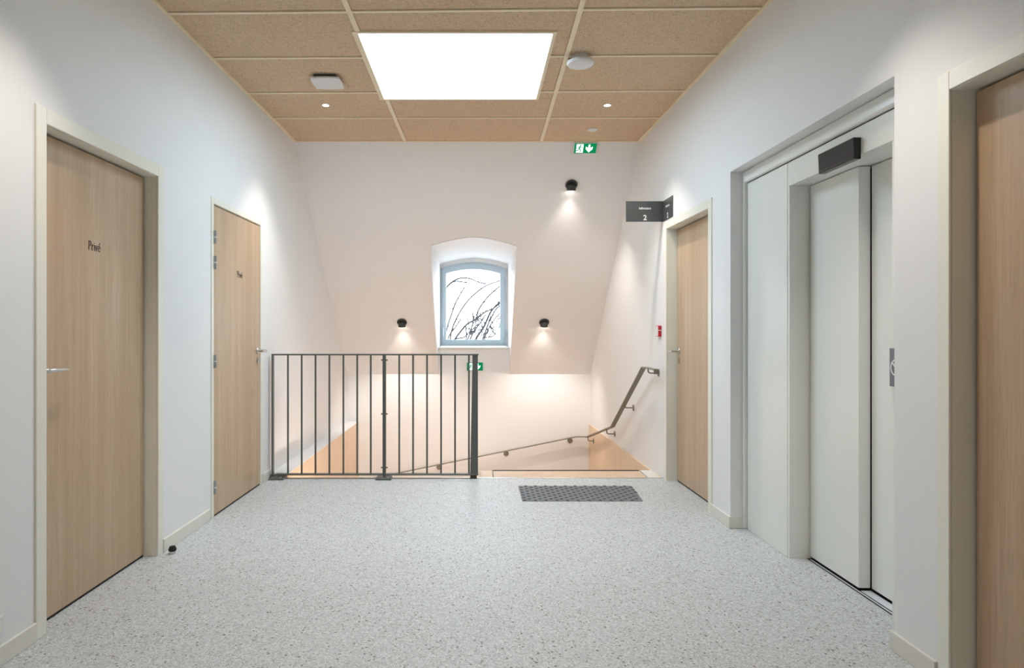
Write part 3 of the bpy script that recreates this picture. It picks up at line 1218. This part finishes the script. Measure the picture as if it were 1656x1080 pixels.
# added globe lamp, out of view, warming the slope and stairwell
gl_ = empty('added_stairwell_lamp', (-.75, 5.30, -.95), 'added unseen globe lamp giving warm fill light from below the landing', 'wall lamp')
bm = B()
Fr((-.75, 5.30, -.80), (1, 0, 0), (0, 0, 1), (0, 1, 0)).lathe(bm, [(0, .0005), (.055, .0005), (.055, .02), (.03, .026), (.03, .05), (0, .05)], 24)
obj('wall_mount', bm, M['white'], gl_, True)
bm = B()
Fr((-.75, 5.46, -.80), (1, 0, 0), (0, 0, 1), (0, 1, 0)).lathe(bm, [(.12 * math.sin(math.pi * k / 14) if 0 < k < 14 else 0, -.12 * math.cos(math.pi * k / 14)) for k in range(15)], 28)
obj('fill_globe', bm, M['opal'], gl_, True)

# ================================================================== SIGNS
def exit_sign(fr, base, label, w=.206, h=.104):
    root = empty('exit_sign', base, label, 'exit sign', 'green exit signs')
    bm = B()
    fr.box(bm, -w / 2 - .010, w / 2 + .010, -h / 2 - .008, h / 2 + .008, .0005, .016, .004, 2)
    obj('housing', bm, M['white'], root)
    bm = B()
    fr.box(bm, -w / 2, w / 2, -h / 2, h / 2, .016, .0175, .0005)
    obj('green_face', bm, M['exitgreen'], root)
    c0, c1 = .0176, .0184
    bm = B()   # doorway
    fr.prism(bm, [(-.083, -.044), (-.020, -.044), (-.020, .044), (-.083, .044)], c0, c1)
    obj('doorway_symbol', bm, M['exitwhite'], root)
    bm = B()   # running figure in green
    c0, c1 = .0185, .0192
    fr.prism(bm, [(-.045 + .0075 * math.cos(k * math.pi / 5), .031 + .0075 * math.sin(k * math.pi / 5)) for k in range(10)], c0, c1)
    fr.stroke(bm, [(-.050, .018), (-.057, -.004)], .014, c0, c1)
    fr.stroke(bm, [(-.048, .018), (-.034, .008), (-.027, .014)], .006, c0, c1)
    fr.stroke(bm, [(-.054, .018), (-.068, .014), (-.073, .002)], .006, c0, c1)
    fr.stroke(bm, [(-.056, -.004), (-.042, -.014), (-.044, -.034)], .008, c0, c1)
    fr.stroke(bm, [(-.059, -.004), (-.066, -.022), (-.081, -.024)], .008, c0, c1)
    obj('running_figure', bm, M['exitgreen'], root)
    bm = B()
    c0, c1 = .0176, .0184
    fr.prism(bm, [(.028, .040), (.044, .040), (.044, .004), (.068, .018), (.068, -.006), (.036, -.042), (.004, -.006), (.004, .018), (.028, .004)], c0, c1)
    obj('down_arrow', bm, M['exitwhite'], root)


zc = 2.915
exit_sign(Fr((1.0166, slope_d(zc), zc), (1, 0, 0), SU, SN), (1.0166, slope_d(zc), zc), 'green exit sign with down arrow at the top of the sloping wall')
exit_sign(Fr((-.016, DB, .738), (1, 0, 0), (0, 0, 1), (0, -1, 0)), (-.016, DB, .738), 'green exit sign below the window, partly behind the guard rail')

# room sign
rs = empty('room_sign', (XR(5.56), 5.56, 2.10), 'dark grey angled sign reading Infirmiers 2 above the far right door', 'sign')
fa = Fr((1.2245, 5.562, 2.097), (1, 0, 0), (0, 0, 1), (0, -1, 0))
bm = B()
fa.box(bm, 0, XR(5.562) - 1.2245 - .004, 0, .168, -.002, .002, .0008)
p = obj('projecting_plate', bm, M['signgrey'], rs)
obj('lettering', text_mesh('Infirmiers', fa, .0255, .156, .109, .0026, .0003), M['signwhite'], p)
obj('number', text_mesh('2', fa, .060, .156, .031, .0026, .0008), M['signwhite'], p)
fw = Fr((XR(5.562), 5.562, 2.097), (0, -1, 0), (0, 0, 1), (-1, 0, 0))
fw.u = Vector((XR(5.3) - XR(5.56), -.26, 0)).normalized()
bm = B()
fw.box(bm, 0, .256, 0, .168, .0005, .0045, .0008)
p = obj('wall_plate', bm, M['signgrey'], rs)
obj('lettering', text_mesh('Infirmiers', fw, .0255, .125, .109, .0051, .0003), M['signwhite'], p)
obj('number', text_mesh('2', fw, .060, .125, .031, .0051, .0008), M['signwhite'], p)

# fire alarm call point
ca = empty('fire_alarm_point', (XR(5.66), 5.66, 1.16), 'small red fire alarm call point on the right wall beside the door', 'fire alarm')
fr = Fr((XR(5.66), 5.66, 1.203), (0, -1, 0), (0, 0, 1), (-1, 0, 0))
bm = B()
fr.box(bm, -.046, .046, -.046, .046, .0005, .026, .004, 2)
b_ = obj('body', bm, M['red'], ca)
bm = B()
fr.box(bm, -.040, .040, -.040, .040, .026, .0285, .001)
obj('front_plate', bm, M['white'], ca)
bm = B()
fr.box(bm, -.0462, .0468, .004, .009, .002, .0255)
obj('seam_strip', bm, M['cream'], ca)

# ================================================================== FLOOR ITEMS
tm = empty('tactile_mat', (.76, 5.05, 0), 'dark grey studded tactile warning mat on the floor before the stairs', 'mat')
bm = B()
hexa(bm, [(.327, 4.815, .0004), (1.182, 4.815, .0004), (1.208, 5.275, .0004), (.327, 5.28, .0004),
          (.328, 4.816, .004), (1.181, 4.816, .004), (1.207, 5.274, .004), (.328, 5.279, .004)])
obj('sheet', bm, M['mat'], tm)
bm = B()
nr = 12
for j in range(nr):
    y = 4.832 + j * (.43 / (nr - 1))
    for i in range(13):
        x = .345 + i * .0765 + (.038 if j % 2 else 0)
        if x > 1.176 + (y - 4.815) * .05:
            continue
        Fr((x, y, .004), (1, 0, 0), (0, 1, 0), (0, 0, 1)).lathe(bm, [(.0135, -.0002), (.0125, .003), (.009, .005), (0, .005)], 12)
tag(obj('studs', bm, M['stud'], tm, True), kind='stuff')

ds = empty('door_stop', (-1.640, 3.70, 0), 'small black rubber door stop on the floor by the left skirting', 'door stop')
fr = Fr((-1.652, 3.70, 0), (1, 0, 0), (0, 1, 0), (0, 0, 1))
bm = B()
fr.lathe(bm, [(0, .0004), (.017, .0004), (.017, .014), (0, .014)], 24)
obj('steel_base', bm, M['steel'], ds, True)
bm = B()
fr.lathe(bm, [(0, .013), (.017, .013), (.0205, .017), (.0205, .028), (.018, .032), (.0165, .032), (.0165, .035), (.014, .040), (0, .040)], 24)
obj('rubber_buffer', bm, M['black'], ds, True)

so = empty('wall_socket', (XL(2.44), 2.44, .10), 'white wall socket low on the left wall at the picture edge', 'socket')
fr = Fr((XL(2.445), 2.445, .140), (0, 1, 0), (0, 0, 1), (1, 0, 0))
bm = B()
fr.box(bm, -.040, .040, -.040, .040, .0005, .009, .004, 2)
obj('plate', bm, M['white'], so)
bm = B()
fr.lathe(bm, [(.021, .0092), (.019, .0095), (.0185, .0092), (0, .0091)], 24)
obj('socket_face', bm, M['cream'], so, True)

# ================================================================== OUTSIDE
bm = B()
box(bm, -6, 6, 9.7, 24, ZB - .1, ZB)
tag(obj('ground_outside', bm, M['concrete']), 'ground outside below the dormer window', 'ground', kind='structure')
tree = empty('bare_tree', (.1, 11.2, ZB), 'bare arching branches of a tree outside the dormer window', 'tree')
rnd = random.Random(7)


def wp(u, v, d):
    px, py = 700 + u / 6.75, 415 + v / 6.75
    return Vector(((px - 770) / 1100 * d, d, EYE + (532 - py) / 1100 * d))


def smooth(pts, n=5):
    out = []
    P = [pts[0]] + pts + [pts[-1]]
    for i in range(1, len(P) - 2):
        a, b, c, d = P[i - 1], P[i], P[i + 1], P[i + 2]
        for k in range(n):
            t = k / n
            out.append(0.5 * ((2 * b) + (c - a) * t + (2 * a - 5 * b + 4 * c - d) * t * t + (3 * b - a - 3 * c + d) * t ** 3))
    out.append(pts[-1])
    return out


BR = [
    ([(190, 980), (200, 830), (250, 690), (330, 550), (420, 440), (530, 350), (620, 300), (760, 255)], 11.3, .0042),
    ([(130, 980), (150, 800), (200, 640), (250, 500), (300, 410), (350, 330)], 11.0, .0052),
    ([(200, 960), (270, 860), (370, 740), (470, 680), (490, 600), (550, 500), (640, 400), (760, 300)], 10.8, .0062),
    ([(60, 480), (140, 350), (210, 280), (300, 235), (400, 240), (490, 275), (570, 298)], 11.6, .0040),
    ([(90, 420), (180, 300), (250, 270), (370, 282)], 11.5, .0034),
    ([(440, 980), (480, 880), (560, 760), (640, 590), (760, 470)], 10.9, .0078),
    ([(380, 980), (440, 830), (520, 720), (570, 640)], 11.1, .0050),
    ([(470, 690), (510, 650), (580, 600), (660, 565), (760, 490)], 10.85, .0048),
    ([(340, 980), (400, 850), (440, 700), (430, 620)], 11.2, .0040),
    ([(520, 980), (560, 860), (620, 700), (700, 560), (760, 530)], 11.0, .0060),
    ([(230, 960), (245, 900), (340, 880), (420, 800)], 11.4, .0040),
    ([(540, 980), (600, 800), (700, 650), (780, 590)], 11.5, .0050),
    ([(360, 980), (365, 860), (360, 760)], 11.3, .0040),
    ([(150, 980), (180, 860), (240, 780), (300, 690)], 11.6, .0030),
]
fork = Vector((.02, 11.2, .35))
for pts, d, r0 in BR:
    r0 = max(r0 * 2.2, .0115)
    P = smooth([wp(u, v, d + .12 * math.sin(i)) for i, (u, v) in enumerate(pts)])
    low = P[0]
    if pts[0][1] > 900:
        P = smooth([fork.copy(), fork.lerp(low, .5) + Vector((.02, .03, 0))], 3)[:-1] + P
    n = len(P)
    bm = B()
    tube(bm, P, [r0 * (1.15 - .4 * i / (n - 1)) for i in range(n)], 6)
    for i in range(3, n):                      # buds and side twigs
        if rnd.random() < .75:
            q = P[i]
            o_ = Vector((rnd.uniform(-.5, .9), rnd.uniform(-.5, .5), rnd.uniform(.1, 1))).normalized()
            L = rnd.uniform(.012, .035)
            tube(bm, [q, q + o_ * L], [r0 * 1.15, r0 * .45], 5)
    obj('branch', bm, M['bark'], tree, True)
for k in range(46):
    d = rnd.uniform(10.7, 11.8)
    u, v = rnd.uniform(380, 740), rnd.uniform(640, 900)
    if u + v < 1150 and rnd.random() < .7:
        continue
    a = rnd.uniform(.2, 2.6)
    L = rnd.uniform(40, 110)
    bend = rnd.uniform(-25, 25)
    pts = [wp(u, v, d), wp(u + L * .5 * math.cos(a) + bend, v - L * .5 * math.sin(a), d), wp(u + L * math.cos(a), v - L * math.sin(a), d)]
    P = smooth(pts, 3)
    bm = B()
    tube(bm, P, [.010, .0095, .009, .0085, .008, .0075, .007][:len(P)], 5)
    obj('twig', bm, M['bark'], tree, True)
bm = B()
tube(bm, smooth([Vector((.1, 11.2, ZB)), Vector((.06, 11.22, -1.6)), Vector((.04, 11.18, -.5)), fork]), [.07 - .045 * i / 15 for i in range(16)], 10)
obj('trunk', bm, M['bark'], tree, True)
